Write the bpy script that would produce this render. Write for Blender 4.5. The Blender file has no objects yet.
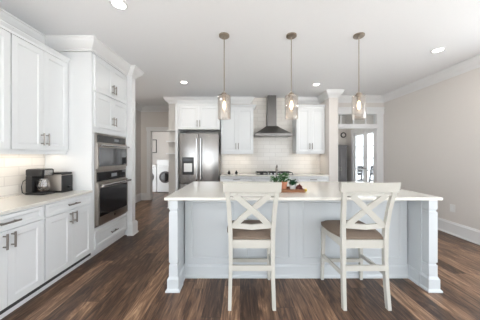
import bpy, bmesh, math, random
from mathutils import Vector, Matrix
random.seed(7)
PI = math.pi
C = bpy.context.scene.collection
S = bpy.context.scene
H = 1.37          # eye height
HC = 2.90         # ceiling

# ------------------------------------------------------------------ camera
cam = bpy.data.cameras.new('camera'); camo = bpy.data.objects.new('camera', cam); C.objects.link(camo)
camo.location = (0, 0, H); camo.rotation_euler = (PI/2, 0, 0)
cam.lens = 16; cam.sensor_width = 36; cam.shift_y = -4/480; cam.clip_start = .05
S.camera = camo
# ------------------------------------------------------------------ world and light
w = bpy.data.worlds.new('sky'); S.world = w; w.use_nodes = True
bgn = w.node_tree.nodes['Background']; bgn.inputs[0].default_value = (.88, .94, 1, 1); bgn.inputs[1].default_value = 1.35
S.view_settings.view_transform = 'Standard'; S.view_settings.look = 'None'
S.view_settings.gamma = 1; S.view_settings.use_curve_mapping = False
S.view_settings.exposure = 1.76
sun = bpy.data.lights.new('sun', 'SUN'); sun.energy = 9; sun.angle = math.radians(1); sun.color = (.95, .97, 1)
suno = bpy.data.objects.new('sun', sun); C.objects.link(suno); suno.rotation_euler = (math.radians(10), 0, 0); suno.location = (0, -8, 8)
CAN_POWER = .9; UNDER_POWER = .34

# ------------------------------------------------------------------ materials
def mat(name, col, rough=.5, metal=0, spec=.5, bump=None, noise=None, coat=0):
    m = bpy.data.materials.new(name); m.use_nodes = True
    nt = m.node_tree; b = nt.nodes['Principled BSDF']
    b.inputs['Roughness'].default_value = rough; b.inputs['Metallic'].default_value = metal
    b.inputs['Specular IOR Level'].default_value = spec; b.inputs['Coat Weight'].default_value = coat
    tc = nt.nodes.new('ShaderNodeTexCoord')
    n = nt.nodes.new('ShaderNodeTexNoise'); n.inputs['Scale'].default_value = (noise or (20, .03))[0]
    n.inputs['Detail'].default_value = 3
    nt.links.new(tc.outputs['Object'], n.inputs['Vector'])
    mx = nt.nodes.new('ShaderNodeMix'); mx.data_type = 'RGBA'
    a = (noise or (20, .03))[1]
    mx.inputs['A'].default_value = (*[c*(1-a) for c in col], 1); mx.inputs['B'].default_value = (*[min(1, c*(1+a)) for c in col], 1)
    nt.links.new(n.outputs['Fac'], mx.inputs['Factor']); nt.links.new(mx.outputs['Result'], b.inputs['Base Color'])
    if bump:
        bp = nt.nodes.new('ShaderNodeBump'); bp.inputs['Strength'].default_value = bump; bp.inputs['Distance'].default_value = .01
        nt.links.new(n.outputs['Fac'], bp.inputs['Height']); nt.links.new(bp.outputs[0], b.inputs['Normal'])
    return m
def srgb(r, g, b):
    f = lambda c: (c/255/12.92) if c/255 <= .04045 else ((c/255+.055)/1.055)**2.4
    return (f(r), f(g), f(b))
def emit(name, col, st):
    m = bpy.data.materials.new(name); m.use_nodes = True
    b = m.node_tree.nodes['Principled BSDF']; b.inputs['Base Color'].default_value = (*col, 1)
    b.inputs['Emission Color'].default_value = (*col, 1); b.inputs['Emission Strength'].default_value = st
    return m
def glass(name, col=(1, 1, 1), gl=.12, rough=.03):
    m = bpy.data.materials.new(name); m.use_nodes = True; nt = m.node_tree
    nt.nodes.remove(nt.nodes['Principled BSDF']); out = nt.nodes['Material Output']
    t = nt.nodes.new('ShaderNodeBsdfTransparent'); t.inputs[0].default_value = (*col, 1)
    g = nt.nodes.new('ShaderNodeBsdfGlossy'); g.inputs['Roughness'].default_value = rough
    fr = nt.nodes.new('ShaderNodeLayerWeight'); fr.inputs['Blend'].default_value = .35
    ml = nt.nodes.new('ShaderNodeMath'); ml.operation = 'MULTIPLY_ADD'; ml.inputs[1].default_value = .6; ml.inputs[2].default_value = gl*.3
    nt.links.new(fr.outputs['Facing'], ml.inputs[0])
    mx = nt.nodes.new('ShaderNodeMixShader'); nt.links.new(ml.outputs[0], mx.inputs[0])
    nt.links.new(t.outputs[0], mx.inputs[1]); nt.links.new(g.outputs[0], mx.inputs[2]); nt.links.new(mx.outputs[0], out.inputs[0])
    return m
def brushed(name, col, rough, sc=(1, 1, 200)):
    m = mat(name, col, rough, 1); nt = m.node_tree; b = nt.nodes['Principled BSDF']
    n = [x for x in nt.nodes if x.bl_idname == 'ShaderNodeTexNoise'][0]
    mp = nt.nodes.new('ShaderNodeMapping'); mp.inputs['Scale'].default_value = sc
    tc = [x for x in nt.nodes if x.bl_idname == 'ShaderNodeTexCoord'][0]
    nt.links.new(tc.outputs['Object'], mp.inputs[0]); nt.links.new(mp.outputs[0], n.inputs['Vector']); n.inputs['Scale'].default_value = 4
    b.inputs['Anisotropic'].default_value = .5
    return m
def floor_mat():
    m = bpy.data.materials.new('wood_planks'); m.use_nodes = True; nt = m.node_tree; N = nt.nodes; L = nt.links
    b = N['Principled BSDF']; tc = N.new('ShaderNodeTexCoord'); sx = N.new('ShaderNodeSeparateXYZ'); L.new(tc.outputs['Object'], sx.inputs[0])
    def M(op, a, bb=None, c=None):
        n = N.new('ShaderNodeMath'); n.operation = op
        for i, v in enumerate((a, bb, c)):
            if v is None: continue
            if isinstance(v, (int, float)): n.inputs[i].default_value = v
            else: L.new(v, n.inputs[i])
        return n.outputs[0]
    W, LEN = .165, 1.25
    u = M('DIVIDE', sx.outputs[0], W); row = M('FLOOR', u); fu = M('FRACT', u)
    wn = N.new('ShaderNodeTexWhiteNoise'); wn.noise_dimensions = '1D'; L.new(row, wn.inputs['W'])
    v = M('ADD', M('DIVIDE', sx.outputs[1], LEN), M('MULTIPLY', wn.outputs['Value'], 7.3)); colv = M('FLOOR', v); fv = M('FRACT', v)
    cb = N.new('ShaderNodeCombineXYZ'); L.new(row, cb.inputs[0]); L.new(colv, cb.inputs[1])
    w2 = N.new('ShaderNodeTexWhiteNoise'); w2.noise_dimensions = '2D'; L.new(cb.outputs[0], w2.inputs['Vector'])
    # grain
    g = N.new('ShaderNodeCombineXYZ')
    L.new(M('MULTIPLY', sx.outputs[0], 11), g.inputs[0]); L.new(M('MULTIPLY', sx.outputs[1], 1.5), g.inputs[1]); L.new(M('MULTIPLY', w2.outputs['Value'], 40), g.inputs[2])
    n1 = N.new('ShaderNodeTexNoise'); n1.inputs['Scale'].default_value = 1.1; n1.inputs['Detail'].default_value = 6; n1.inputs['Roughness'].default_value = .62; n1.inputs['Distortion'].default_value = 2.6
    L.new(g.outputs[0], n1.inputs['Vector'])
    g2 = N.new('ShaderNodeCombineXYZ'); L.new(M('MULTIPLY', sx.outputs[0], 90), g2.inputs[0]); L.new(M('MULTIPLY', sx.outputs[1], 4), g2.inputs[1])
    n2 = N.new('ShaderNodeTexNoise'); n2.inputs['Scale'].default_value = 1; n2.inputs['Detail'].default_value = 2; L.new(g2.outputs[0], n2.inputs['Vector'])
    f = M('ADD', M('MULTIPLY', w2.outputs['Value'], .30), M('ADD', M('MULTIPLY', n1.outputs['Fac'], 1.15), M('MULTIPLY', n2.outputs['Fac'], .4)))
    f = M('SUBTRACT', f, .43)
    r = N.new('ShaderNodeValToRGB'); L.new(f, r.inputs[0]); e = r.color_ramp.elements
    e[0].position = .25; e[0].color = (*srgb(50, 34, 25), 1); e[1].position = .88; e[1].color = (*srgb(186, 152, 120), 1)
    x = e.new(.44); x.color = (*srgb(86, 63, 48), 1); x = e.new(.64); x.color = (*srgb(126, 96, 74), 1)
    gap = M('MAXIMUM', M('LESS_THAN', fu, .018), M('LESS_THAN', fv, .003))
    mx = N.new('ShaderNodeMix'); mx.data_type = 'RGBA'; L.new(gap, mx.inputs['Factor']); L.new(r.outputs[0], mx.inputs['A']); mx.inputs['B'].default_value = (*srgb(50, 36, 29), 1)
    L.new(mx.outputs['Result'], b.inputs['Base Color']); b.inputs['Roughness'].default_value = .38
    bp = N.new('ShaderNodeBump'); bp.inputs['Strength'].default_value = .25; bp.inputs['Distance'].default_value = .004; L.new(f, bp.inputs['Height']); L.new(bp.outputs[0], b.inputs['Normal'])
    return m
def tile_mat(name, axis):
    m = bpy.data.materials.new(name); m.use_nodes = True; nt = m.node_tree; N = nt.nodes; L = nt.links
    b = N['Principled BSDF']; tc = N.new('ShaderNodeTexCoord'); sx = N.new('ShaderNodeSeparateXYZ'); L.new(tc.outputs['Object'], sx.inputs[0])
    cb = N.new('ShaderNodeCombineXYZ'); L.new(sx.outputs[axis], cb.inputs[0]); L.new(sx.outputs[2], cb.inputs[1])
    br = N.new('ShaderNodeTexBrick'); L.new(cb.outputs[0], br.inputs['Vector']); br.inputs['Scale'].default_value = 1
    br.inputs['Brick Width'].default_value = .31; br.inputs['Row Height'].default_value = .104; br.inputs['Mortar Size'].default_value = .005; br.inputs['Mortar Smooth'].default_value = .2
    br.inputs['Color1'].default_value = (*srgb(233, 229, 223), 1); br.inputs['Color2'].default_value = (*srgb(226, 221, 214), 1); br.inputs['Mortar'].default_value = (*srgb(214, 209, 203), 1)
    L.new(br.outputs['Color'], b.inputs['Base Color']); b.inputs['Roughness'].default_value = .18
    bp = N.new('ShaderNodeBump'); bp.invert = True; bp.inputs['Strength'].default_value = .4; bp.inputs['Distance'].default_value = .004; L.new(br.outputs['Fac'], bp.inputs['Height']); L.new(bp.outputs[0], b.inputs['Normal'])
    return m
MWB = mat('soft_white_wall_paint', srgb(214, 212, 208), .85)
MW = mat('beige_wall_paint', srgb(222, 217, 212), .85, bump=.03, noise=(60, .015))
MC = mat('ceiling_paint', srgb(246, 247, 249), .9, noise=(30, .01))
MT = mat('white_trim_paint', srgb(234, 234, 234), .4, noise=(5, .01))
MK = mat('white_cabinet_paint', srgb(226, 228, 229), .35, noise=(5, .01))
MI = mat('pale_blue_grey_paint', srgb(198, 203, 206), .4, noise=(5, .01))
MQ = mat('cream_quartz', srgb(222, 219, 211), .15, noise=(60, .03), coat=.2)
MF = floor_mat()
MTX = tile_mat('white_subway_tile', 0); MTY = tile_mat('white_subway_tile_side', 1)
MS = brushed('brushed_steel', (.40, .39, .38), .27)
MOV = brushed('floor_reflection_steel', (.42, .38, .345), .3)  # brown floor reflection mixed into the oven steel colour
MSD = brushed('dark_steel', (.33, .32, .31), .32)
MN = mat('satin_nickel', (.27, .245, .225), .3, 1)
MH = mat('hood_steel', (.22, .21, .205), .33, 1, noise=(8, .05))
MB = mat('black_plastic', (.008, .008, .009), .4)
MBG = mat('black_glass', (.012, .012, .014), .05, coat=1)
MGR = mat('toe_shadow_grey', (.05, .05, .05), .8)
MSW = mat('stool_paint', srgb(190, 188, 180), .45, noise=(14, .03))
MSE = mat('taupe_upholstery', srgb(120, 105, 92), .9, bump=.3, noise=(90, .10))
MG = glass('clear_glass', (.93, .90, .87), .3); MGW = glass('window_glass', (.95, .97, .98), .2)
MBU = emit('warm_filament', (1, .76, .48), 3)
MPN = mat('brushed_brass_nickel', (.40, .34, .28), .32, 1)
MCL = emit('downlight_diffuser', (1, .97, .92), 4)
MUC = emit('under_cabinet_led', (1, .9, .76), 2)
MGL = mat('green_leaf', (.035, .12, .03), .5, noise=(30, .4)); MGD = mat('dark_green_leaf', (.02, .075, .03), .5, noise=(30, .4))
MTE = mat('terracotta', srgb(190, 128, 98), .7, noise=(30, .08)); MWP = mat('white_ceramic', srgb(240, 240, 238), .2)
MWO = mat('tray_wood', srgb(138, 92, 60), .5, noise=(12, .2)); MRD = mat('dried_flower', srgb(110, 60, 55), .8, noise=(40, .3))
MYE = mat('yellow_fruit', srgb(214, 186, 80), .5); MSO = mat('soil', (.04, .025, .018), .9, bump=.5)
MDG = mat('dark_grey_paint', srgb(92, 88, 88), .6); MCH = mat('chrome', (.5, .5, .5), .18, 1)
MPA = mat('patio_concrete', srgb(190, 188, 182), .9, noise=(8, .05)); MPG = mat('bounce_ground_grey', srgb(118, 118, 116), .9, noise=(6, .1)); MWA = mat('water_tank_tint', srgb(60, 60, 64), .15)
MBL = mat('blind_white', srgb(236, 236, 232), .6)

# ------------------------------------------------------------------ mesh helpers
def bx(bm, x0, x1, y0, y1, z0, z1, bev=0):
    r = bmesh.ops.create_cube(bm, size=1)
    vs = r['verts']
    for v in vs: v.co = Vector(((x0+x1)/2+v.co.x*(x1-x0), (y0+y1)/2+v.co.y*(y1-y0), (z0+z1)/2+v.co.z*(z1-z0)))
    if bev:
        es = list({e for v in vs for e in v.link_edges})
        bmesh.ops.bevel(bm, geom=es, offset=bev, segments=2, affect='EDGES', profile=.6)
def tube(bm, pts, rad, n=10, cap=True):
    pts = [Vector(p) for p in pts]; rings = []
    for i, p in enumerate(pts):
        a = pts[max(i-1, 0)]; b = pts[min(i+1, len(pts)-1)]; d = (b-a).normalized()
        up = Vector((0, 0, 1)) if abs(d.z) < .9 else Vector((0, 1, 0))
        s = d.cross(up).normalized(); t = s.cross(d).normalized()
        r = rad[i] if isinstance(rad, (list, tuple)) else rad
        rings.append([bm.verts.new(p+s*math.cos(2*PI*k/n)*r+t*math.sin(2*PI*k/n)*r) for k in range(n)])
    for i in range(len(rings)-1):
        for k in range(n): bm.faces.new((rings[i][k], rings[i][(k+1) % n], rings[i+1][(k+1) % n], rings[i+1][k]))
    if cap: bm.faces.new(rings[0][::-1]); bm.faces.new(rings[-1])
def beam(bm, pts, wx, wy, ends=True):          # rectangular section swept through points (section stays axis aligned in x)
    rings = []
    for i, p in enumerate(pts):
        p = Vector(p); a = Vector(pts[max(i-1, 0)]); b = Vector(pts[min(i+1, len(pts)-1)]); d = (b-a).normalized()
        sx = Vector((1, 0, 0)); sx = (sx-d*sx.dot(d)).normalized() if abs(d.x) < .95 else Vector((0, 0, 1))
        sy = d.cross(sx).normalized()
        hx = (wx[i] if isinstance(wx, (list, tuple)) else wx)/2; hy = (wy[i] if isinstance(wy, (list, tuple)) else wy)/2
        rings.append([bm.verts.new(p+sx*a_*hx+sy*b_*hy) for a_, b_ in ((-1, -1), (1, -1), (1, 1), (-1, 1))])
    for i in range(len(rings)-1):
        for k in range(4): bm.faces.new((rings[i][k], rings[i][(k+1) % 4], rings[i+1][(k+1) % 4], rings[i+1][k]))
    bm.faces.new(rings[0][::-1]); bm.faces.new(rings[-1])
def lathe(bm, prof, c=(0, 0, 0), n=24):
    rings = []
    for r, z in prof:
        rings.append([bm.verts.new((c[0]+r*math.cos(2*PI*k/n), c[1]+r*math.sin(2*PI*k/n), c[2]+z)) for k in range(n)])
    for i in range(len(rings)-1):
        for k in range(n): bm.faces.new((rings[i][k], rings[i][(k+1) % n], rings[i+1][(k+1) % n], rings[i+1][k]))
    if prof[0][0] > 0: bm.faces.new(rings[0][::-1])
    if prof[-1][0] > 0: bm.faces.new(rings[-1])
def discy(bm, x, z, r, y0, y1, n=24):          # disc with its axis along y
    tube(bm, [(x, y0, z), (x, y1, z)], r, n)
def sweep(bm, path, prof):                      # room lies to the right of the direction of travel
    P = [Vector(p) for p in path]; rings = []
    for i, p in enumerate(P):
        d0 = (P[i]-P[i-1]).normalized() if i else (P[1]-P[0]).normalized()
        d1 = (P[i+1]-P[i]).normalized() if i < len(P)-1 else d0
        n0 = Vector((d0.y, -d0.x)); n1 = Vector((d1.y, -d1.x))
        m = (n0+n1); m = m/(m.dot(n0)) if m.length > 1e-6 else n0
        rings.append([bm.verts.new((p.x+m.x*o, p.y+m.y*o, z)) for o, z in prof])
    k = len(prof)
    for i in range(len(rings)-1):
        for j in range(k): bm.faces.new((rings[i][j], rings[i][(j+1) % k], rings[i+1][(j+1) % k], rings[i+1][j]))
    bm.faces.new(rings[0]); bm.faces.new(rings[-1][::-1])
def crown(z, h, p):
    return [(0, z), (p, z), (p, z-h*.10), (p*.90, z-h*.14), (p*.82, z-h*.30), (p*.60, z-h*.52), (p*.34, z-h*.70), (p*.22, z-h*.78), (p*.20, z-h*.86), (p*.10, z-h*.90), (p*.10, z-h), (0, z-h)]
def base(h, p):
    return [(0, 0), (p+.012, 0), (p+.012, .015), (p, .03), (p, h-.03), (p*.7, h-.02), (p*.5, h), (0, h)]
def new(): return bmesh.new()
def obj(name, bm, m, parent=None, smooth=False):
    bmesh.ops.recalc_face_normals(bm, faces=bm.faces)
    me = bpy.data.meshes.new(name); bm.to_mesh(me); bm.free(); me.materials.append(m)
    if smooth:
        for p in me.polygons: p.use_smooth = True
        me.set_sharp_from_angle(angle=math.radians(35))
    o = bpy.data.objects.new(name, me); C.objects.link(o)
    if parent: o.parent = parent
    return o
def tag(o, label, cat, group=None, kind=None):
    o['label'] = label; o['category'] = cat
    if group: o['group'] = group
    if kind: o['kind'] = kind
    return o
def thing(name, label, cat, loc=(0, 0, 0), rz=0, group=None):
    o = bpy.data.objects.new(name, None); C.objects.link(o); o.empty_display_size = .1
    o.location = loc; o.rotation_euler = (0, 0, rz)
    return tag(o, label, cat, group)
def struct(name, bm, m, label, cat, parent=None):
    o = obj(name, bm, m, parent)
    if parent is None: tag(o, label, cat, kind='structure')
    return o
def dup(root, loc, rz, label):
    r = root.copy(); C.objects.link(r); r.location = loc; r.rotation_euler = (0, 0, rz); r['label'] = label
    def rec(a, b):
        for ch in list(a.children):
            c = ch.copy(); C.objects.link(c); c.parent = b; rec(ch, c)
    rec(root, r)
    return r
def shaker(bm, x0, x1, z0, z1, y=0, t=.02, fr=.06, flip=1):     # door front at y-t, facing -y
    f = min(fr, (x1-x0)*.3, (z1-z0)*.3)
    bx(bm, x0, x0+f, y-t, y, z0, z1); bx(bm, x1-f, x1, y-t, y, z0, z1)
    bx(bm, x0+f, x1-f, y-t, y, z0, z0+f); bx(bm, x0+f, x1-f, y-t, y, z1-f, z1)
    bx(bm, x0+f, x1-f, y-t*.45, y, z0+f, z1-f)
    # sloped inner bead
    a, b_, c, d = x0+f, x1-f, z0+f, z1-f; k = .012
    o = [(a, y-t, c), (b_, y-t, c), (b_, y-t, d), (a, y-t, d)]; i = [(a+k, y-t*.45, c+k), (b_-k, y-t*.45, c+k), (b_-k, y-t*.45, d-k), (a+k, y-t*.45, d-k)]
    vo = [bm.verts.new((p[0], p[1]+.002, p[2])) for p in o]; vi = [bm.verts.new((p[0], p[1]-.001, p[2])) for p in i]
    for q in range(4): bm.faces.new((vo[q], vo[(q+1) % 4], vi[(q+1) % 4], vi[q]))
def pull(parent, x, z, L, vert=True, y=-.02, r=.0078):
    bm = new(); h = L/2; so = .035
    if vert:
        tube(bm, [(x, y-so, z-h), (x, y-so, z+h)], r); 
        for s in (-1, 1): tube(bm, [(x, y, z+s*h*.68), (x, y-so, z+s*h*.68)], r*.8, 8)
    else:
        tube(bm, [(x-h, y-so, z), (x+h, y-so, z)], r)
        for s in (-1, 1): tube(bm, [(x+s*h*.68, y, z), (x+s*h*.68, y-so, z)], r*.8, 8)
    return obj('handle', bm, MN, parent, True)

# ================================================================== structure
XL, XR, YB = -2.577, 3.71, 5.62
bm = new(); bx(bm, -4.6, 3.86, -2.6, 9.2, -.1, 0); struct('floor', bm, MF, 'brown wide plank wood floor of the kitchen', 'floor')
bm = new(); bx(bm, -4.6, 3.86, -2.6, 9.2, HC, HC+.1); struct('ceiling', bm, MC, 'flat white ceiling over the kitchen', 'ceiling')
bm = new(); bx(bm, XL-.14, XL, 1.2, 3.70, 0, HC); bx(bm, XL-.14, XL, -2.6, 1.2, 2.55, HC); bx(bm, XL-.14, XL, -2.6, 1.2, 0, .25)  # unseen window opening added in the near stretch to light the right wall
wl = struct('wall_left', bm, MT, 'white left wall behind the counter and wall cabinets', 'wall')
bm = new(); bx(bm, XL-.65, -1.875, 3.70, 3.82, 0, HC); struct('wall_stub', bm, MT, 'short white wall end right beside the oven tower', 'wall')
bm = new(); bx(bm, XL, XL+.008, 1.2, 2.81, .92, 1.42); obj('tile_backsplash', bm, MTY, wl)
bm = new(); bx(bm, -1.88, 2.25, YB, YB+.14, 0, HC)
wb = struct('wall_back', bm, MWB, 'back kitchen wall behind the fridge and cooktop', 'wall')
bm = new(); bx(bm, -.48, 2.10, YB-.008, YB, .92, 1.5); bx(bm, .335, 1.38, YB-.008, YB, 1.5, HC); obj('tile_backsplash', bm, MTX, wb)
bm = new(); bx(bm, 2.10, 2.31, 5.02, YB, 0, HC); struct('wall_pillar', bm, MW, 'short beige wall end at the right of the back counter', 'wall')
# right back wall with doorway and transom
Y5 = 5.5
bm = new(); bx(bm, 2.25, 2.50, Y5, Y5+.12, 0, HC); bx(bm, 3.53, XR, Y5, Y5+.12, 0, HC); bx(bm, 2.50, 3.53, Y5, Y5+.12, 2.46, HC)
struct('wall_doorway', bm, MW, 'beige wall above the transom doorway at the right', 'wall')
bm = new(); bx(bm, 2.38, 2.512, Y5-.02, Y5+.13, 0, 2.449); bx(bm, 3.518, 3.685, Y5-.02, Y5+.13, 0, 2.449)
bx(bm, 2.36, 3.70, Y5-.03, Y5+.135, 2.45, 2.59); bx(bm, 2.34, 3.705, Y5-.05, Y5, 2.585, 2.62)
bx(bm, 2.512, 3.518, Y5-.022, Y5+.128, 2.09, 2.19)
for x in (2.62, 2.95, 3.27): bx(bm, x-.012, x+.012, Y5+.03, Y5+.07, 2.19, 2.45)
struct('trim_1', bm, MT, 'white casing around the doorway with the transom', 'trim')
bm = new(); bx(bm, 2.50, 3.53, Y5+.045, Y5+.05, 2.19, 2.45); struct('window_1', bm, MGW, 'transom glass over the right doorway', 'window')
# right wall: unseen window openings added for light, and french doors beyond the doorway
bm = new()
bx(bm, XR, XR+.14, 2.9, 5.72, 0, HC); bx(bm, XR, XR+.14, -2.6, 2.9, 2.55, HC); bx(bm, XR, XR+.14, -2.6, 2.9, 0, .25)
for y in (-2.6, -.8, 1.0): bx(bm, XR, XR+.14, y, y+.12, .25, 2.55)
bx(bm, XR, XR+.14, 5.72, 7.0, 2.13, HC); bx(bm, XR, XR+.14, 7.0, 7.45, 0, HC)
struct('wall_right', bm, MW, 'long beige right wall', 'wall')
# walls beyond the doorway
bm = new(); bx(bm, 2.2, XR+.14, 7.45, 7.57, 0, HC); bx(bm, 2.13, 2.25, YB+.14, 7.57, 0, HC); struct('wall_dining', bm, MW, 'beige wall of the room beyond the doorway', 'wall')
# french doors on the right wall
def french(n, y0, y1, lab):
    bm = new(); s = .085
    bx(bm, XR+.02, XR+.065, y0, y0+s, 0, 2.12); bx(bm, XR+.02, XR+.065, y1-s, y1, 0, 2.12)
    bx(bm, XR+.02, XR+.065, y0+s, y1-s, 0, .25); bx(bm, XR+.02, XR+.065, y0+s, y1-s, 2.02, 2.12)
    for k in range(1, 5): bx(bm, XR+.03, XR+.055, y0+s, y1-s, .25+k*.354-.01, .25+k*.354+.01)
    d = struct(n, bm, MT, lab, 'door')
    bm = new(); bx(bm, XR+.04, XR+.045, y0+s, y1-s, .25, 2.02); obj('glass_pane', bm, MGW, d)
    bm = new(); tube(bm, [(XR+.02, y1-.04 if y0 < 6 else y0+.04, 1.0), (XR-.05, y1-.04 if y0 < 6 else y0+.04, 1.0), (XR-.05, y1-.14 if y0 < 6 else y0+.14, 1.0)], .01); obj('door_handle', bm, MN, d)
french('door_1', 5.74, 6.35, 'nearer white french door leaf with bright glass panes')
french('door_2', 6.37, 6.98, 'farther white french door leaf with bright glass panes')
bm = new(); bx(bm, XR-.02, XR+.135, 5.64, 5.738, 0, 2.12); bx(bm, XR-.02, XR+.135, 6.983, 7.09, 0, 2.12); bx(bm, XR-.025, XR+.10, 5.64, 7.10, 2.121, 2.24)
struct('trim_2', bm, MT, 'white casing around the french doors', 'trim')
bm = new(); bx(bm, XR+.14, 9, 3, 12, -.12, -.02); bx(bm, -14, 14, -14, -2.6, -.12, -.02); tag(obj('patio', bm, MPA), 'pale concrete patio outside the house, with an unseen rear slab added to bounce sunlight', 'patio', kind='structure')  # rear slab is unseen, added to bounce sunlight onto the ceiling
bm = new(); bx(bm, 3.86, 16, -2.6, 3, -.12, -.02); tag(obj('side_bounce_ground', bm, MPG), 'unseen grey ground added outside to the right to tone bounced light', 'path', kind='structure')  # unseen ground, kept dark to limit light thrown up at the ceiling
bm = new(); bx(bm, -16, -4.6, -2.6, 3.2, -.12, -.02); tag(obj('left_bounce_ground', bm, MPG), 'unseen grey ground added outside to the left to tone bounced light', 'path', kind='structure')  # unseen ground added below the left opening for its bounced light
# hall and laundry
YH = 6.65
bm = new(); bx(bm, -3.23, -3.09, 3.82, YH, 0, HC); struct('wall_hall', bm, MW, 'beige wall on the left of the hallway', 'wall')
bm = new(); bx(bm, -3.23, -2.79, YH, YH+.12, 0, HC); bx(bm, -2.79, -1.90, YH, YH+.12, 2.15, HC); bx(bm, -1.90, 2.13, YH, YH+.12, 0, HC)
struct('wall_laundry_front', bm, MW, 'beige hallway wall holding the laundry doorway', 'wall')
bm = new(); bx(bm, -2.90, -2.785, YH-.02, YH+.14, 0, 2.15); bx(bm, -1.91, -1.80, YH-.02, YH+.14, 0, 2.15); bx(bm, -2.92, -1.78, YH-.025, YH+.14, 2.15, 2.27)
struct('trim_3', bm, MT, 'white casing around the laundry doorway', 'trim')
bm = new(); bx(bm, -4.4, -.5, 8.95, 9.05, 0, HC); bx(bm, -4.4, -4.3, 6.77, 8.95, 0, HC); bx(bm, -.6, -.5, 6.77, 8.95, 0, HC)
struct('wall_laundry', bm, MW, 'beige walls inside the laundry room', 'wall')
# crowns
cr = crown(HC, .155, .11)
bm = new(); sweep(bm, [(XL, -2.6), (XL, 2.81), (-1.955, 2.81), (-1.955, 3.70), (-1.875, 3.70), (-1.875, 3.82), (-3.09, 3.82), (-3.09, YH), (.5, YH)], cr)
struct('trim_4', bm, MT, 'white crown moulding along the left wall and oven tower', 'crown moulding')
bm = new(); sweep(bm, [(-1.88, YB+.14), (-1.88, YB), (.26, YB), (.26, YB+.01)], cr); struct('trim_5', bm, MT, 'white crown moulding above the fridge cabinets', 'crown moulding')
bm = new(); sweep(bm, [(1.42, YB+.01), (1.42, YB), (2.10, YB), (2.10, 5.02), (2.31, 5.02), (2.31, Y5), (XR, Y5), (XR, -2.6)], cr); struct('trim_6', bm, MT, 'white crown moulding along the right side of the room', 'crown moulding')
# baseboards
bb = base(.22, .018)
bm = new(); sweep(bm, [(XR, Y5), (XR, -2.6)], bb); struct('baseboard_right', bm, MT, 'tall white baseboard along the right wall', 'baseboard')
bm = new(); sweep(bm, [(-1.94, 3.70), (-1.875, 3.70), (-1.875, 3.82), (-3.09, 3.82), (-3.09, YH), (-2.90, YH)], base(.22, .03)); struct('baseboard_left', bm, MT, 'tall white baseboard around the wall stub by the oven', 'baseboard')
bm = new(); sweep(bm, [(-1.88, YB+.14), (-1.88, YB), (-1.56, YB)], bb); struct('baseboard_back', bm, MT, 'white baseboard left of the fridge', 'baseboard')
bm = new(); sweep(bm, [(2.10, 5.06), (2.10, 5.02), (2.31, 5.02), (2.31, Y5)], bb); struct('baseboard_pillar', bm, MT, 'white baseboard around the wall end by the doorway', 'baseboard')

bm = new(); bx(bm, XL-.14, XR+.14, -2.74, -2.6, 2.45, HC)
for a, b in ((XL-.14, -2.3), (-.4, 1.3), (3.3, XR+.14)): bx(bm, a, b, -2.74, -2.6, 0, 2.45)
struct('wall_rear_added', bm, MW, 'unseen beige wall added behind the camera, its two openings shaping the light', 'wall')  # wall added out of view to cut direct light from behind

# ================================================================== left run (local -y faces +x)
R90 = PI/2
def base_cab(loc, rz, W, label, D=.60, hinge='pair', drawers=1, g=None, hz=(.60, .73)):
    t = thing('base_cabinet', label, 'cabinet', loc, rz, g)
    bm = new(); bx(bm, .001, W-.001, 0, D, .10, .889); obj('body', bm, MK, t)
    bm = new(); bx(bm, .001, W-.001, .045, .06, 0, .10); obj('toe_kick', bm, MT, t)
    bm = new(); bx(bm, .001, W-.001, .005, .044, .066, .10); obj('toe_shadow_strip', bm, MGR, t)  # dark strip painting the shade of the toe recess
    e = .012
    bm = new(); shaker(bm, e, W-e, .757, .878, fr=.03); d = obj('drawer', bm, MK, t); pull(d, W/2, .818, .16, False)
    zt = .745
    m = W/2
    for k, (a, b) in enumerate(((e, m-.0015), (m+.0015, W-e))):
        bm = new(); shaker(bm, a, b, .115, zt); d = obj('door', bm, MK, t)
        pull(d, b-.03 if k == 0 else a+.03, .665, .13)
    return t
base_cab((-1.96, 1.44, 0), R90, .68, 'white base cabinet at the left edge of the photo below the counter')
base_cab((-1.96, 2.121, 0), R90, .688, 'white base cabinet directly beside the oven tower')
bm = new(); bx(bm, XL+.009, -1.937, 1.43, 2.808, .89, .92, .004)
tag(obj('countertop', bm, MQ), 'cream quartz countertop with the coffee maker on it', 'countertop')
def wall_cab(loc, rz, W, D, z0, z1, label, hl=.14, hzo=.12, rail=.05, crn=(.08, .05), ends=(0, 0), name='wall_cabinet'):
    t = thing(name, label, 'cabinet', loc, rz)
    bm = new(); bx(bm, .001, W-.001, 0, D, z0-.004, z1); obj('body', bm, MK, t)
    bm = new(); e = .006; m = W/2
    for k, (a, b) in enumerate(((e, m-.0015), (m+.0015, W-e))):
        bm = new(); shaker(bm, a, b, z0, z1-.02); d = obj('door', bm, MK, t)
        pull(d, b-.03 if k == 0 else a+.03, z0+hzo, hl)
    if rail:
        bm = new(); bx(bm, .001, W-.001, 0, .02, z0-rail, z0-.003)
        obj('light_rail', bm, MK, t)
    h, p = crn
    bm = new(); prof = [(0, z1-.015), (.022, z1-.015), (.022+p*.15, z1+h*.2), (.022+p*.5, z1+h*.45), (.022+p*.9, z1+h*.75), (.022+p, z1+h*.8), (.022+p, z1+h), (0, z1+h)]
    path = [(0, 0), (W, 0)]
    if ends[1]: path.append((W, D))
    if ends[0]: path.insert(0, (0, D))
    # travel +x with the room (−y) on the right
    sweep(bm, path, prof); obj('cornice', bm, MK, t)
    return t
wall_cab((-2.28, 1.417, 0), R90, .69, .287, 1.44, 2.60, 'white wall cabinet at the upper left edge of the photo', crn=(.045, .025))
wall_cab((-2.28, 2.108, 0), R90, .70, .287, 1.44, 2.60, 'white wall cabinet above the coffee maker and toaster', crn=(.045, .025))
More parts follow.
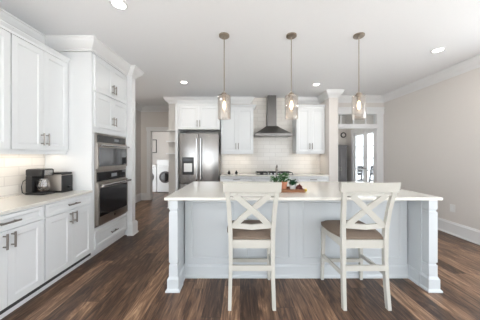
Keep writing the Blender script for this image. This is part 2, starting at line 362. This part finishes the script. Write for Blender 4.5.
# under cabinet strips
def strip(loc, rz, L, label):
    t = thing('under_cabinet_light', label, 'light', loc, rz)
    bm = new(); bx(bm, 0, L, 0, .03, -.014, -.001); obj('housing', bm, MT, t)
    bm = new(); bx(bm, .01, L-.01, .004, .026, -.017, -.0141); obj('diffuser', bm, MUC, t)
    l = bpy.data.lights.new('under_cabinet_glow', 'AREA'); l.shape = 'RECTANGLE'; l.size = L; l.size_y = .03; l.energy = UNDER_POWER*L; l.color = (1, .88, .74)
    o = bpy.data.objects.new('under_cabinet_glow', l); C.objects.link(o); o.parent = t; o.location = (L/2, .015, -.025)
strip((-2.42, 1.46, 1.436), R90, 1.3, 'thin warm light strip under the left wall cabinets')
# oven tower
t = thing('oven_cabinet', 'tall white oven tower cabinet with four small doors at the left', 'cabinet', (-1.955, 2.81, 0), R90)
W = .888; D = .612
bm = new()
bx(bm, 0, .02, 0, D, .10, 2.74); bx(bm, W-.02, W, 0, D, .10, 2.74); bx(bm, 0, .02, .06, D, 0, .10); bx(bm, W-.02, W, .06, D, 0, .10)
bx(bm, .02, W-.02, .03, D, 1.70, 2.74); bx(bm, .02, W-.02, .05, D, .10, .39); bx(bm, .02, W-.02, D-.02, D, .39, 1.70)
bx(bm, .02, .055, 0, .03, .10, 2.74); bx(bm, W-.055, W-.02, 0, .03, .10, 2.74)
bx(bm, .055, W-.055, 0, .03, 1.69, 1.765); bx(bm, .055, W-.055, 0, .03, 2.21, 2.27); bx(bm, .055, W-.055, 0, .03, 2.66, 2.74); bx(bm, .055, W-.055, 0, .05, .33, .395); bx(bm, .055, W-.055, 0, .05, .10, .14)
obj('body', bm, MK, t)
for z0, z1 in ((1.765, 2.225), (2.25, 2.715)):
    m = W/2
    for k, (a, b) in enumerate(((.045, m-.0015), (m+.0015, W-.045))):
        bm = new(); shaker(bm, a, b, z0, z1, fr=.055); d = obj('door', bm, MK, t)
        pull(d, b-.03 if k == 0 else a+.03, z0+.12, .13)
bm = new(); shaker(bm, .045, W-.045, .12, .345, fr=.045); d = obj('drawer', bm, MK, t); pull(d, W/2, .235, .16, False)
bm = new(); bx(bm, 0, W, .045, .06, 0, .10); obj('toe_kick', bm, MT, t)
# microwave
t = thing('built_in_microwave', 'stainless built-in microwave above the wall oven', 'microwave', (-1.955, 2.81+.062, 1.16), R90)
w_ = W-.124
bm = new(); bx(bm, 0, w_, -.012, .42, 0, .52, .003); obj('body', bm, MOV, t)
bm = new(); bx(bm, .03, w_-.03, -.018, -.012, .40, .50); p = obj('control_panel', bm, MBG, t)
bm = new(); bx(bm, .42, .54, -.0195, -.018, .43, .47); obj('display', bm, mat('display_grey', (.25, .27, .28), .2), p)
bm = new(); bx(bm, .004, w_-.004, -.035, -.012, .04, .385, .003); d = obj('door', bm, MOV, t)
bm = new(); bx(bm, .03, w_-.03, -.038, -.035, .065, .33); obj('window', bm, MBG, d)
bm = new(); tube(bm, [(.03, -.075, .355), (w_-.03, -.075, .355)], .015); [tube(bm, [(x, -.035, .355), (x, -.075, .355)], .008) for x in (.06, w_-.06)]; obj('handle', bm, MCH, d, True)
# oven
t = thing('wall_oven', 'stainless single wall oven with black glass below the microwave', 'oven', (-1.955, 2.81+.062, .40), R90)
bm = new(); bx(bm, 0, w_, -.012, .55, 0, .755, .003); obj('body', bm, MOV, t)
bm = new(); bx(bm, .02, w_-.02, -.020, -.012, .62, .745); p = obj('control_panel', bm, MBG, t)
bm = new(); bx(bm, .34, .48, -.0215, -.020, .66, .71); obj('display', bm, bpy.data.materials['display_grey'], p)
bm = new(); bx(bm, .004, w_-.004, -.045, -.012, .03, .60, .003); d = obj('door', bm, MOV, t)
bm = new(); bx(bm, .035, w_-.035, -.049, -.045, .14, .53); obj('window', bm, MBG, d)
bm = new(); tube(bm, [(.02, -.10, .565), (w_-.02, -.10, .565)], .018); [tube(bm, [(x, -.045, .565), (x, -.10, .565)], .011) for x in (.05, w_-.05)]; obj('handle', bm, MCH, d, True)
bm = new(); discy(bm, w_/2, .085, .018, -.047, -.045, 16); obj('badge', bm, MCH, d)

# ================================================================== back run (faces -y)
YC = 5.01
base_cab((-.478, YC+.03, 0), 0, .80, 'white base cabinet between the fridge and the cooktop', D=.57)
base_cab((.323, YC+.03, 0), 0, 1.02, 'wide white base cabinet under the cooktop', D=.57)
base_cab((1.344, YC+.03, 0), 0, .753, 'white base cabinet right of the cooktop', D=.57)
bm = new(); bx(bm, -.478, 2.098, YC, YB-.009, .89, .92, .004); tag(obj('countertop', bm, MQ), 'cream quartz countertop along the back wall under the hood', 'countertop')
wall_cab((-.47, 5.26, 0), 0, .80, .35, 1.45, 2.56, 'white wall cabinet between the fridge and the hood', hl=.15, hzo=.16, rail=.03, ends=(0, 1), crn=(.06, .045))
wall_cab((1.385, 5.26, 0), 0, .705, .35, 1.45, 2.56, 'white wall cabinet right of the range hood', hl=.15, hzo=.16, rail=.03, ends=(1, 0), crn=(.06, .045))
strip((-.4, 5.40, 1.444), 0, .66, 'thin warm light strip under the wall cabinet by the fridge')
strip((1.44, 5.40, 1.444), 0, .56, 'thin warm light strip under the wall cabinet right of the hood')
# fridge surround + cabinet
bm = new(); bx(bm, -1.52, -1.455, 5.0, YB, 0, 2.60); tag(obj('side_panel', bm, MK), 'tall white side panel at the left of the fridge', 'panel')
wall_cab((-1.453, 5.02, 0), 0, .97, .595, 2.00, 2.575, 'white cabinet over the refrigerator', hl=.15, hzo=.13, rail=0, ends=(0, 0), name='fridge_cabinet')
# fridge
t = thing('refrigerator', 'stainless french door refrigerator with a water dispenser', 'refrigerator', (-1.42, 5.03, 0), 0)
FW = .915
bm = new(); bx(bm, .005, FW-.005, .03, .56, .03, 1.87); obj('body', bm, MSD, t)
bm = new(); bx(bm, .03, FW-.03, .03, .5, .0, .03); obj('foot_base', bm, MB, t)
for a in (.05, FW-.2):
    bm = new(); bx(bm, a, a+.15, .06, .2, 1.87, 1.895); obj('hinge_cover', bm, MSD, t)
dd = []
for k, (a, b) in enumerate(((0, FW/2-.003), (FW/2+.003, FW))):
    bm = new(); bx(bm, a, b, -.04, .028, .72, 1.90, .012); d = obj('door', bm, MS, t, True); dd.append(d)
    x = b-.045 if k == 0 else a+.045
    bm = new(); tube(bm, [(x, -.04, .80), (x, -.09, .83), (x, -.095, 1.3), (x, -.09, 1.78), (x, -.04, 1.81)], .013); obj('handle', bm, MCH, d, True)
bm = new(); bx(bm, 0, FW, -.04, .028, .06, .71, .012); d = obj('freezer_drawer', bm, MS, t, True)
bm = new(); tube(bm, [(.08, -.04, .63), (.1, -.09, .63), (FW-.1, -.09, .63), (FW-.08, -.04, .63)], .013); obj('handle', bm, MCH, d, True)
bm = new(); bx(bm, .07, .34, -.046, -.04, .93, 1.34, .002); q = obj('dispenser', bm, MB, dd[0])
bm = new(); bx(bm, .11, .30, -.049, -.046, 1.0, 1.20); obj('dispenser_label', bm, MWP, q)
bm = new(); bx(bm, .10, .31, -.05, -.046, 1.25, 1.31); obj('display', bm, MWA, q)
# display shelves left of fridge
for z, lab in ((2.02, 'small white wall shelf left of the fridge, topmost of three'), (1.73, 'small white wall shelf left of the fridge, middle of three'), (1.42, 'small white wall shelf left of the fridge, lowest of three')):
    bm = new(); bx(bm, -1.91, -1.56, 5.50, YB, z, z+.028, .003); tag(obj('wall_shelf', bm, MT), lab, 'shelf', 'small shelves left of the fridge')
# hood
t = thing('range_hood', 'stainless chimney range hood over the cooktop', 'range hood', (.805, YB-.009, 1.86), 0)
bm = new(); a = .445; b = .50
bx(bm, -a, a, -b, 0, 0, .055)
obj('rim', bm, MH, t)
bm = new(); rows = []
for s in range(7):
    f = s/6; k = (1-f)**1.12
    hw = .14+(a-.14)*k; dp = .26+(b-.26)*k; z = .055+.21*f
    rows.append([bm.verts.new(c) for c in ((-hw, -dp, z), (hw, -dp, z), (hw, 0, z), (-hw, 0, z))])
for s in range(6):
    for q in range(4): bm.faces.new((rows[s][q], rows[s][(q+1) % 4], rows[s+1][(q+1) % 4], rows[s+1][q]))
bm.faces.new(rows[0][::-1]); bm.faces.new(rows[-1]); obj('canopy', bm, MH, t)
bm = new(); bx(bm, -.112, .112, -.255, 0, .263, .68); bx(bm, -.107, .107, -.25, 0, .68, HC-1.861); obj('chimney', bm, MH, t)
for x in (-.06, -.02, .02, .06):
    bm = new(); discy(bm, x, .028, .008, -b-.004, -b, 10); obj('button', bm, MB, t)
# cooktop
t = thing('gas_cooktop', 'black gas cooktop set in the back counter under the hood', 'cooktop', (.83, 5.27, .92), 0)
bm = new(); bx(bm, -.45, .45, -.21, .24, 0, .012, .003); obj('glass_top', bm, MBG, t)
for cx in (-.29, 0, .29):
    bm = new()
    for dx in (-.13, .13): bx(bm, cx+dx-.006, cx+dx+.006, -.17, .21, .045, .06)
    for y in (-.17, -.04, .08, .2): bx(bm, cx-.13, cx+.13, y-.006, y+.006, .045, .06)
    for dx in (-.13, .13):
        for y in (-.165, .205): bx(bm, cx+dx-.006, cx+dx+.006, y-.006, y+.006, .012, .045)
    obj('grate', bm, MB, t)
    bm = new(); lathe(bm, [(.045, .012), (.045, .024), (.03, .03), (.03, .036)], (cx, .02, 0), 16); obj('burner', bm, MB, t)
for k in range(5):
    bm = new(); lathe(bm, [(.017, .012), (.015, .04)], (-.16+k*.08, -.19, 0), 12); obj('knob', bm, MCH, t)
# counter ornaments
for x, lab in ((-.27, 'small dark canister on the back counter nearer the fridge'), (-.09, 'small dark canister on the back counter nearer the cooktop')):
    t = thing('canister', lab, 'canister', (x, 5.28, .92), 0)
    bm = new(); lathe(bm, [(.028, 0), (.036, .02), (.034, .05), (.02, .065)], n=16); obj('body', bm, MB, t, True)
    bm = new(); lathe(bm, [(.02, .065), (.018, .078), (.006, .085), (.008, .095), (0.001, .10)], n=12); obj('lid', bm, MB, t, True)

# ================================================================== island
X0, X1, YI0, YI1, ZI = -.762, 2.037, 2.14, 3.49, .953
bm = new(); bx(bm, X0, X1, YI0, YI1, ZI-.03, ZI, .005); tag(obj('island_countertop', bm, MQ), 'large cream quartz worktop of the island', 'countertop')
t = thing('kitchen_island', 'pale blue-grey paneled kitchen island with square corner posts', 'kitchen island', ((X0+X1)/2, 2.8, 0), 0)
t.location = (0, 0, 0)
zt = ZI-.031
PY = 2.435
bm = new(); bx(bm, -.625, 1.895, PY, YI1-.05, .0, zt); obj('body', bm, MI, t)
bm = new()
xs = [-.625, .005, .635, 1.265, 1.895]
for i in range(4):
    a, b = xs[i], xs[i+1]
    shaker(bm, a+.0005, b-.0005, .14, zt, y=PY, t=.02, fr=.075)
obj('seating_panels', bm, MI, t)
bm = new(); sweep(bm, [(-.634, PY-.02), (1.904, PY-.02)], [(0, 0), (.028, 0), (.028, .02), (.016, .035), (.016, .125), (.008, .14), (0, .145)]); obj('base_moulding', bm, MI, t)
for nm, xa, xb in (('end_panel', -.715, -.6345), ('end_panel', 1.9045, 2.0)):
    bm = new(); bx(bm, xa, xb, 2.245, YI1-.04, .0, zt); e = obj(nm, bm, MI, t)
    bm = new()
    if xa < 0: sweep(bm, [(xb, PY-.02), (xb, 2.25)][::-1], [(0, 0), (.022, 0), (.022, .02), (.014, .035), (.014, .125), (.006, .14), (0, .145)])
    else: sweep(bm, [(xa, PY-.02), (xa, 2.25)], [(0, 0), (.022, 0), (.022, .02), (.014, .035), (.014, .125), (.006, .14), (0, .145)])
    obj('inner_moulding', bm, MI, e)
    bm = new()
    o = xa if xa < 0 else xb
    if xa < 0: sweep(bm, [(o, 2.25), (o, YI1-.04)][::-1], [(0, 0), (.028, 0), (.028, .02), (.018, .035), (.018, .125), (.006, .145), (0, .145)])
    else: sweep(bm, [(o, 2.25), (o, YI1-.04)], [(0, 0), (.028, 0), (.028, .02), (.018, .035), (.018, .125), (.006, .145), (0, .145)])
    obj('outer_moulding', bm, MI, e)
def sqlathe(bm, cx, cy, prof):
    rings = []
    for h, z in prof: rings.append([bm.verts.new((cx+a*h, cy+b*h, z)) for a, b in ((-1, -1), (1, -1), (1, 1), (-1, 1))])
    for i in range(len(rings)-1):
        for k in range(4): bm.faces.new((rings[i][k], rings[i][(k+1) % 4], rings[i+1][(k+1) % 4], rings[i+1][k]))
    bm.faces.new(rings[0][::-1]); bm.faces.new(rings[-1])
for cx in (-.676, 1.958):
    bm = new(); cy = 2.205; h = .044
    sqlathe(bm, cx, cy, [(h+.028, 0), (h+.028, .015), (h+.014, .03), (h+.014, .125), (h+.002, .145), (h, .15), (h, .262), (h-.008, .268), (h-.008, .285), (h, .291), (h, .80), (h-.008, .806), (h-.008, .823), (h, .829), (h, zt)])
    obj('corner_post', bm, MI, t)

# faucet on the island
t = thing('faucet', 'tall gooseneck sink faucet at the far edge of the island', 'faucet', (.57, 3.36, ZI), 0)
bm = new(); lathe(bm, [(.024, 0), (.024, .01), (.015, .02), (.013, .06)], n=14); obj('base', bm, MN, t, True)
bm = new(); tube(bm, [(0, 0, .05), (0, 0, .20), (0, -.02, .25), (0, -.06, .27), (0, -.10, .25), (0, -.115, .20), (0, -.115, .17)], .010); obj('spout', bm, MN, t, True)
bm = new(); tube(bm, [(.01, 0, .05), (.05, 0, .08)], .006); obj('lever', bm, MN, t, True)

# tray and plants
ZT = ZI
t = thing('wooden_tray', 'rectangular wooden serving tray on the island behind the first stool', 'tray', (.602, 2.56, ZI), 0)
bm = new(); bx(bm, -.128, .128, -.11, .11, 0, .012)
obj('tray_base', bm, MWO, t)
bm = new(); bx(bm, -.128, .128, -.12, -.11, 0, .035); bx(bm, -.128, .128, .11, .12, 0, .035); bx(bm, -.138, -.128, -.12, .12, 0, .035); bx(bm, .128, .138, -.12, .12, 0, .035)
obj('tray_rim', bm, MWO, t)
def leaves(bm, n, R, z0, z1, L, wd, up=.5, seed=1):
    rr = random.Random(seed)
    for i in range(n):
        a = rr.uniform(0, 2*PI); r = R*rr.uniform(.1, 1)**.6; z = rr.uniform(z0, z1)
        c = Vector((r*math.cos(a), r*math.sin(a), z)); d = Vector((math.cos(a), math.sin(a), rr.uniform(-.3, up*2))).normalized()
        s = d.cross(Vector((0, 0, 1))).normalized()*wd*rr.uniform(.7, 1.2); nrm = s.cross(d).normalized()*wd*.3
        l = L*rr.uniform(.6, 1.2)
        v = [bm.verts.new(p) for p in (c, c+d*l*.45+s-nrm, c+d*l-nrm*2, c+d*l*.45-s-nrm, c+d*l*.45+nrm)]
        bm.faces.new((v[0], v[1], v[4])); bm.faces.new((v[1], v[2], v[4])); bm.faces.new((v[2], v[3], v[4])); bm.faces.new((v[3], v[0], v[4]))
def potted(loc, label, r, h, pm, lm, R, z1, n, L, wd, up, seed):
    t = thing('potted_plant', label, 'plant', loc, 0)
    bm = new(); lathe(bm, [(r*.72, 0), (r*.95, h*.85), (r*1.03, h*.86), (r*1.03, h), (r*.9, h), (r*.88, h*.85)], n=20); obj('pot', bm, pm, t, True)
    bm = new(); lathe(bm, [(.001, h*.87), (r*.87, h*.87), (r*.87, h*.86)], n=16); obj('soil', bm, MSO, t)
    bm = new()
    rr = random.Random(seed)
    for i in range(8):
        a = i*PI/4; tube(bm, [(0, 0, h*.86), (R*.5*math.cos(a), R*.5*math.sin(a), h+(z1-h)*.7)], .0025, 5)
    obj('stem', bm, lm, t)
    bm = new(); leaves(bm, n, R, h, z1, L, wd, up, seed); obj('foliage', bm, lm, t)
    return t
potted((.530, 2.59, ZI+.012), 'leafy herb in a terracotta pot on the wooden tray', .045, .095, MTE, MGL, .05, .19, 90, .045, .014, .5, 3)
potted((.640, 2.59, ZI+.012), 'small green succulent in a white pot on the wooden tray', .042, .06, MWP, MGD, .03, .105, 60, .04, .012, .8, 5)
potted((.455, 2.84, ZI), 'small green plant in a dark pot behind the tray on the island', .035, .06, MB, MGL, .035, .14, 70, .04, .012, .7, 8)
bm = new(); 
rr = random.Random(4)
for i in range(60):
    x = rr.uniform(-.03, .025); y = rr.uniform(-.03, .03); h = .065*(1-abs(x)/.07)
    lathe(bm, [(.001, 0), (.011, .008), (.001, .018)], (x, y, max(0, h*rr.uniform(0, 1))), 6)
o = obj('dried_flower_bundle', bm, MRD, None, True); o.location = (.700, 2.515, ZI+.0125); tag(o, 'dark red dried flower bundle at the right end of the tray', 'flowers')
bm = new(); lathe(bm, [(.001, 0), (.014, .004), (.020, .018), (.014, .032), (.001, .037)], n=12); o = obj('lemon', bm, MYE, None, True); o.location = (.768, 2.50, ZI); tag(o, 'small yellow lemon beside the tray on the island', 'fruit')

# ================================================================== counter stools
def make_stool(loc, rz, label):
    t = thing('counter_stool', label, 'stool', loc, rz, 'counter stools at the island')
    for s in (-1, 1):
        bm = new()
        pts = [(s*.198, 0, 0), (s*.194, .022, .20), (s*.190, .034, .42), (s*.191, .036, .58), (s*.194, .030, .72), (s*.204, .0, .90), (s*.220, -.052, 1.10)]
        beam(bm, pts, [.030, .032, .034, .037, .037, .036, .035], [.042, .040, .040, .044, .038, .034, .028]); obj('back_leg', bm, MSW, t)
        bm = new(); beam(bm, [(s*.216, .465, 0), (s*.204, .455, .58)], [.028, .038], [.028, .038]); obj('front_leg', bm, MSW, t)
        bm = new(); beam(bm, [(s*.196, .02, .30), (s*.211, .46, .27)], .020, .034)
        obj('side_stretcher', bm, MSW, t)
    # top rail: gently curved slab
    bm = new(); n = 10; rings = []
    for i in range(n+1):
        f = i/n*2-1; x = f*.252; y = -.055-.022*(1-f*f); rings.append([bm.verts.new((x, y+a+ly, z)) for a, z, ly in ((-.013, 1.055, .012), (.013, 1.055, .012), (.013, 1.142, -.012), (-.013, 1.142, -.012))])
    for i in range(n):
        for k in range(4): bm.faces.new((rings[i][k], rings[i+1][k], rings[i+1][(k+1) % 4], rings[i][(k+1) % 4]))
    bm.faces.new(rings[0]); bm.faces.new(rings[-1][::-1]); bmesh.ops.bevel(bm, geom=[e for e in bm.edges if len(e.link_faces) == 2 and e.calc_face_angle(0) > 1], offset=.004, segments=2, affect='EDGES')
    obj('top_rail', bm, MSW, t, True)
    bm = new(); beam(bm, [(-.21, -.030, 1.036), (.0, -.046, 1.036), (.21, -.030, 1.036)], .026, .020); obj('upper_rail', bm, MSW, t)
    bm = new(); beam(bm, [(-.185, .030, .742), (0, .014, .732), (.185, .030, .742)], .045, .022); obj('lower_rail', bm, MSW, t)
    for s in (-1, 1):
        bm = new(); beam(bm, [(-s*.150, .020, .755), (-s*.07, .008, .83), (s*.002, -.006+s*.004, .895), (s*.07, -.020, .955), (s*.150, -.038, 1.030)], [.052]*5, [.018]*5); obj('cross_brace', bm, MSW, t)
    bm = new()
    beam(bm, [(-.18, .036, .572), (.18, .036, .572)], .075, .022); beam(bm, [(-.2, .455, .572), (.2, .455, .572)], .075, .022)
    for s in (-1, 1): beam(bm, [(s*.188, .04, .572), (s*.204, .452, .572)], .022, .075)
    obj('apron', bm, MSW, t)
    # cushion
    bm = new(); n = 10; g = [[None]*(n+1) for _ in range(n+1)]
    for lvl in (0, 1):
        pass
    top = []; 
    for j in range(n+1):
        r_ = []
        for i in range(n+1):
            u, v = i/n*2-1, j/n
            hw = .175+.062*min(1, v/.45)**.8 if v < .45 else .237-.004*(v-.45)
            if v > .9: hw *= 1-.06*((v-.9)/.1)**2
            x = u*hw; y = .035+v*.475
            if v < .1: pass
            y -= .025*(abs(u)**4)*(1 if v > .8 else 0)
            ed = max(abs(u), abs(v*2-1)); z = .655+.006*(1-ed**4)-.02*max(0, (ed-.8)/.2)**2
            r_.append(bm.verts.new((x, y, z)))
        top.append(r_)
    for j in range(n):
        for i in range(n): bm.faces.new((top[j][i], top[j][i+1], top[j+1][i+1], top[j+1][i]))
    be = [e for e in bm.edges if e.is_boundary]
    ex = bmesh.ops.extrude_edge_only(bm, edges=be); vs = [v for v in ex['geom'] if isinstance(v, bmesh.types.BMVert)]
    for v in vs: v.co.z = .611
    bm.faces.ensure_lookup_table(); bmesh.ops.contextual_create(bm, geom=[e for e in bm.edges if e.is_boundary])
    obj('seat', bm, MSE, t, True)
    bm = new(); beam(bm, [(-.185, .018, .362), (.185, .018, .362)], .05, .018); obj('back_stretcher', bm, MSW, t)
    bm = new(); beam(bm, [(-.205, .46, .215), (.205, .46, .215)], .035, .022); obj('front_stretcher', bm, MSW, t)
    return t
st = make_stool((.106, 1.905, 0), 0, 'white cross-back counter stool nearer the middle of the island, seen straight on')
dup(st, (1.128, 1.905, 0), 0, 'white cross-back counter stool at the right end of the island')

# ================================================================== pendants
def make_pendant(x, label):
    t = thing('pendant_light', label, 'pendant light', (x, 2.70, HC), 0, 'glass pendants over the island')
    bm = new(); lathe(bm, [(.066, -.0005), (.066, -.018), (.056, -.026), (.012, -.026), (.008, -.05)], n=24); obj('canopy', bm, MPN, t, True)
    bm = new(); tube(bm, [(0, 0, -.04), (0, 0, -.735)], .0055, 8); obj('rod', bm, MPN, t, True)
    bm = new(); lathe(bm, [(.006, -.72), (.028, -.735), (.04, -.76), (.04, -.775), (.022, -.778), (.02, -.83), (.014, -.835)], n=20); obj('socket_cap', bm, MPN, t, True)
    bm = new(); lathe(bm, [(.025, -.762), (.078, -.766), (.082, -.772), (.082, -1.06), (.079, -1.06), (.079, -.774), (.025, -.768)], n=32); obj('glass_shade', bm, MG, t, True)
    bm = new(); lathe(bm, [(.010, -.835), (.012, -.85), (.020, -.885), (.019, -.91), (.010, -.935), (.001, -.94)], n=16); b = obj('bulb', bm, MBU, t, True)
    return t
pn = make_pendant(-.200, 'leftmost clear glass cylinder pendant over the island')
dup(pn, (.650, 2.70, HC), 0, 'middle clear glass cylinder pendant in front of the range hood')
dup(pn, (1.505, 2.70, HC), 0, 'rightmost clear glass cylinder pendant in front of the transom doorway')
# recessed lights
def downlight(x, y, label):
    t = thing('recessed_light', label, 'recessed light', (x, y, HC), 0, 'recessed ceiling lights')
    bm = new(); lathe(bm, [(.084, -.0005), (.082, -.006), (.066, -.008), (.060, -.003)], n=28); obj('trim_ring', bm, MT, t, True)
    bm = new(); lathe(bm, [(.001, -.004), (.059, -.004), (.059, -.002)], n=28); obj('lens', bm, MCL, t)
    l = bpy.data.lights.new('can_glow', 'AREA'); l.shape = 'DISK'; l.size = .12; l.energy = CAN_POWER; l.color = (1, .93, .85)
    o = bpy.data.objects.new('can_glow', l); C.objects.link(o); o.parent = t; o.location = (0, 0, -.012)
    return t
k = downlight(-1.22, 2.15, 'recessed ceiling light nearest the oven tower at the top of the photo')
dup(k, (-1.16, 4.42, HC), 0, 'recessed ceiling light in front of the fridge')
dup(k, (1.63, 4.55, HC), 0, 'recessed ceiling light in front of the right wall cabinet')
dup(k, (2.86, 3.08, HC), 0, 'recessed ceiling light near the right wall')
CAN_POWER = 3.2  # hidden downlights added as fill for hall, far room and laundry
for x, y, lab in ((-2.75, 4.6, 'unseen ceiling light added to brighten the hallway'), (3.0, 6.4, 'unseen ceiling light added to brighten the room beyond the doorway'), (-2.3, 7.8, 'unseen ceiling light added to brighten the laundry room')):
    CAN_POWER = .8 if x > 0 else 3.5
    downlight(x, y, lab)

# ================================================================== small appliances
t = thing('coffee_maker', 'black drip coffee maker with glass carafe on the left counter', 'coffee maker', (-2.46, 2.44, .92), 0)
bm = new(); bx(bm, 0, .215, 0, .165, 0, .03, .008); obj('base', bm, MB, t, True)
bm = new(); bx(bm, 0, .075, .005, .16, .03, .22, .008); p = obj('water_tank', bm, MB, t, True)
bm = new(); bx(bm, 0, .195, 0, .165, .215, .30, .02); obj('brew_head', bm, MB, t, True)
bm = new(); bx(bm, .19, .2, .03, .135, .225, .285, .002); obj('control_panel', bm, MS, t)
bm = new(); lathe(bm, [(.045, 0), (.06, .03), (.06, .08), (.045, .13), (.047, .145), (.043, .145), (.041, .13), (.055, .08), (.055, .03), (.04, .004)], (.14, .082, .033), 20); c = obj('carafe', bm, MG, t, True)
bm = new(); lathe(bm, [(.001, .005), (.052, .006), (.055, .06), (.001, .061)], (.14, .082, .033), 20); obj('coffee', bm, mat('coffee', (.03, .012, .006), .1), c, True)
bm = new(); tube(bm, [(.14, .03, .165), (.15, -.01, .16), (.155, -.02, .11), (.145, .03, .07)], .008); obj('carafe_handle', bm, MB, c, True)
bm = new(); tube(bm, [(.0, .02, .18), (-.03, .01, .16), (-.04, .0, .10), (-.03, .0, .03), (.0, .01, .008)], .0045); obj('cord', bm, MB, t, True)
t = thing('toaster', 'stainless and black toaster between the coffee maker and the oven tower', 'toaster', (-2.445, 2.62, .92), 0)
bm = new(); bx(bm, .02, .25, 0, .17, .02, .225, .01); obj('body', bm, mat('toaster_steel', (.42, .38, .34), .45, .5), t, True)
bm = new(); bx(bm, .0, .03, .003, .167, .012, .21, .012); obj('end_cap', bm, MB, t, True)
bm = new(); bx(bm, .225, .262, .003, .167, .012, .21, .012); obj('end_cap', bm, MB, t, True)
bm = new(); bx(bm, .01, .26, .004, .166, 0, .022); obj('base', bm, MB, t)
bm = new(); bx(bm, .01, .255, .005, .165, .215, .245, .008); p = obj('top_cover', bm, MB, t, True)
bm = new(); bx(bm, .04, .22, .035, .06, .2451, .247); bx(bm, .04, .22, .11, .135, .2451, .247); obj('slot', bm, MS, p)
bm = new(); bx(bm, .27, .30, .065, .105, .05, .075, .006); obj('lever', bm, MB, t, True)

# outlet on right wall
t = thing('outlet', 'white electrical outlet plate low on the right wall', 'outlet', (XR-.0005, 3.72, .46), -R90)
bm = new(); bx(bm, -.045, .045, -.007, 0, -.065, .065, .002); obj('plate', bm, MWP, t)
bm = new()
for z in (-.022, .022): bx(bm, -.014, .014, -.009, -.007, z-.014, z+.014)
obj('socket', bm, MT, t)

# ================================================================== room beyond the doorway
t = thing('wall_clock', 'round dark wall clock seen through the right doorway', 'clock', (3.60, 7.449, 2.10), 0)
bm = new(); discy(bm, 0, 0, .095, -.03, 0, 28); obj('frame', bm, MB, t)
bm = new(); discy(bm, 0, 0, .06, -.034, -.03, 28); obj('dial', bm, MW, t)
t = thing('tall_cabinet', 'tall dark grey cabinet seen through the right doorway', 'cabinet', (3.02, 7.02, 0), 0)
bm = new(); bx(bm, 0, .5, 0, .42, .05, 1.70, .005); obj('body', bm, MDG, t)
for a, b in ((.008, .248), (.252, .492)):
    bm = new(); shaker(bm, a, b, .08, 1.66, 0, .018, .045); d = obj('door', bm, MDG, t); pull(d, .215 if a < .1 else .285, .95, .14, y=-.018)
bm = new(); bx(bm, .03, .47, .03, .4, 0, .05); obj('plinth', bm, MDG, t)
bm = new(); bx(bm, -.02, .52, -.03, .42, 1.70, 1.74, .004); obj('top', bm, MDG, t)
def chair(loc, rz, label):
    t = thing('dining_chair', label, 'chair', loc, rz, 'black chairs beyond the right doorway')
    for s in (-1, 1):
        bm = new(); beam(bm, [(s*.19, 0, 0), (s*.19, .03, .45), (s*.19, -.03, 1.0)], .035, .035); obj('leg', bm, MB, t)
        bm = new(); beam(bm, [(s*.19, .42, 0), (s*.19, .40, .43)], .035, .035); obj('leg', bm, MB, t)
    bm = new(); bx(bm, -.215, .215, .02, .45, .43, .48, .012); obj('seat', bm, MB, t)
    bm = new()
    for z in (.92, .80, .68): bx(bm, -.175, .175, -.025, .0, z, z+.105)
    obj('backrest', bm, MB, t)
    return t
ch = chair((4.36, 7.85, -.02), math.radians(25), 'black slat-back chair outside the french doors, left one')
c2 = dup(ch, (5.03, 8.05, -.02), math.radians(30), 'black slat-back chair outside the french doors, right one')

# ================================================================== laundry
def washer(x, label, dm):
    t = thing('washing_machine', label, 'washing machine', (x, 8.0, 0), 0)
    bm = new(); bx(bm, -.31, .31, 0, .65, .02, 1.02, .01); obj('body', bm, MWP, t)
    bm = new(); bx(bm, -.30, .30, -.006, 0, .90, 1.0); p = obj('control_panel', bm, MWP, t)
    bm = new(); discy(bm, .18, .95, .03, -.03, -.006, 16); obj('knob', bm, MCH, p)
    bm = new(); discy(bm, 0, .58, .22, -.03, 0, 28); d = obj('door', bm, MDG, t)
    bm = new(); discy(bm, 0, .58, .16, -.045, -.03, 28); obj('glass', bm, MBG, d)
    bm = new(); [bx(bm, a-.03, a+.03, b-.03, b+.03, 0, .02) for a in (-.25, .25) for b in (.06, .58)]; obj('foot', bm, MB, t)
    return t
a = washer(-2.80, 'white front-load washer with a dark round door in the laundry room', MDG)
dup(a, (-3.45, 8.0, 0), 0, 'white front-load dryer left of the washer, mostly behind the door casing')
bm = new(); bx(bm, -.32, .32, 0, .3, 0, .012); bx(bm, -.32, -.30, 0, .3, .012, .20); bx(bm, .30, .32, 0, .3, .012, .20); bx(bm, -.30, .30, 0, .015, .012, .20); bx(bm, -.30, .30, .285, .3, .012, .20)
o = obj('laundry_basket', bm, MWP); o.location = (-2.85, 8.15, 1.021); tag(o, 'white open basket on top of the washer', 'basket')
t = thing('picture_frame', 'dark framed picture on the laundry room back wall', 'picture', (-3.62, 8.949, 1.78), 0)
bm = new(); bx(bm, -.13, .13, -.02, 0, -.28, .28); obj('frame', bm, MB, t)
bm = new(); bx(bm, -.10, .10, -.023, -.02, -.25, .25); obj('print', bm, MW, t)
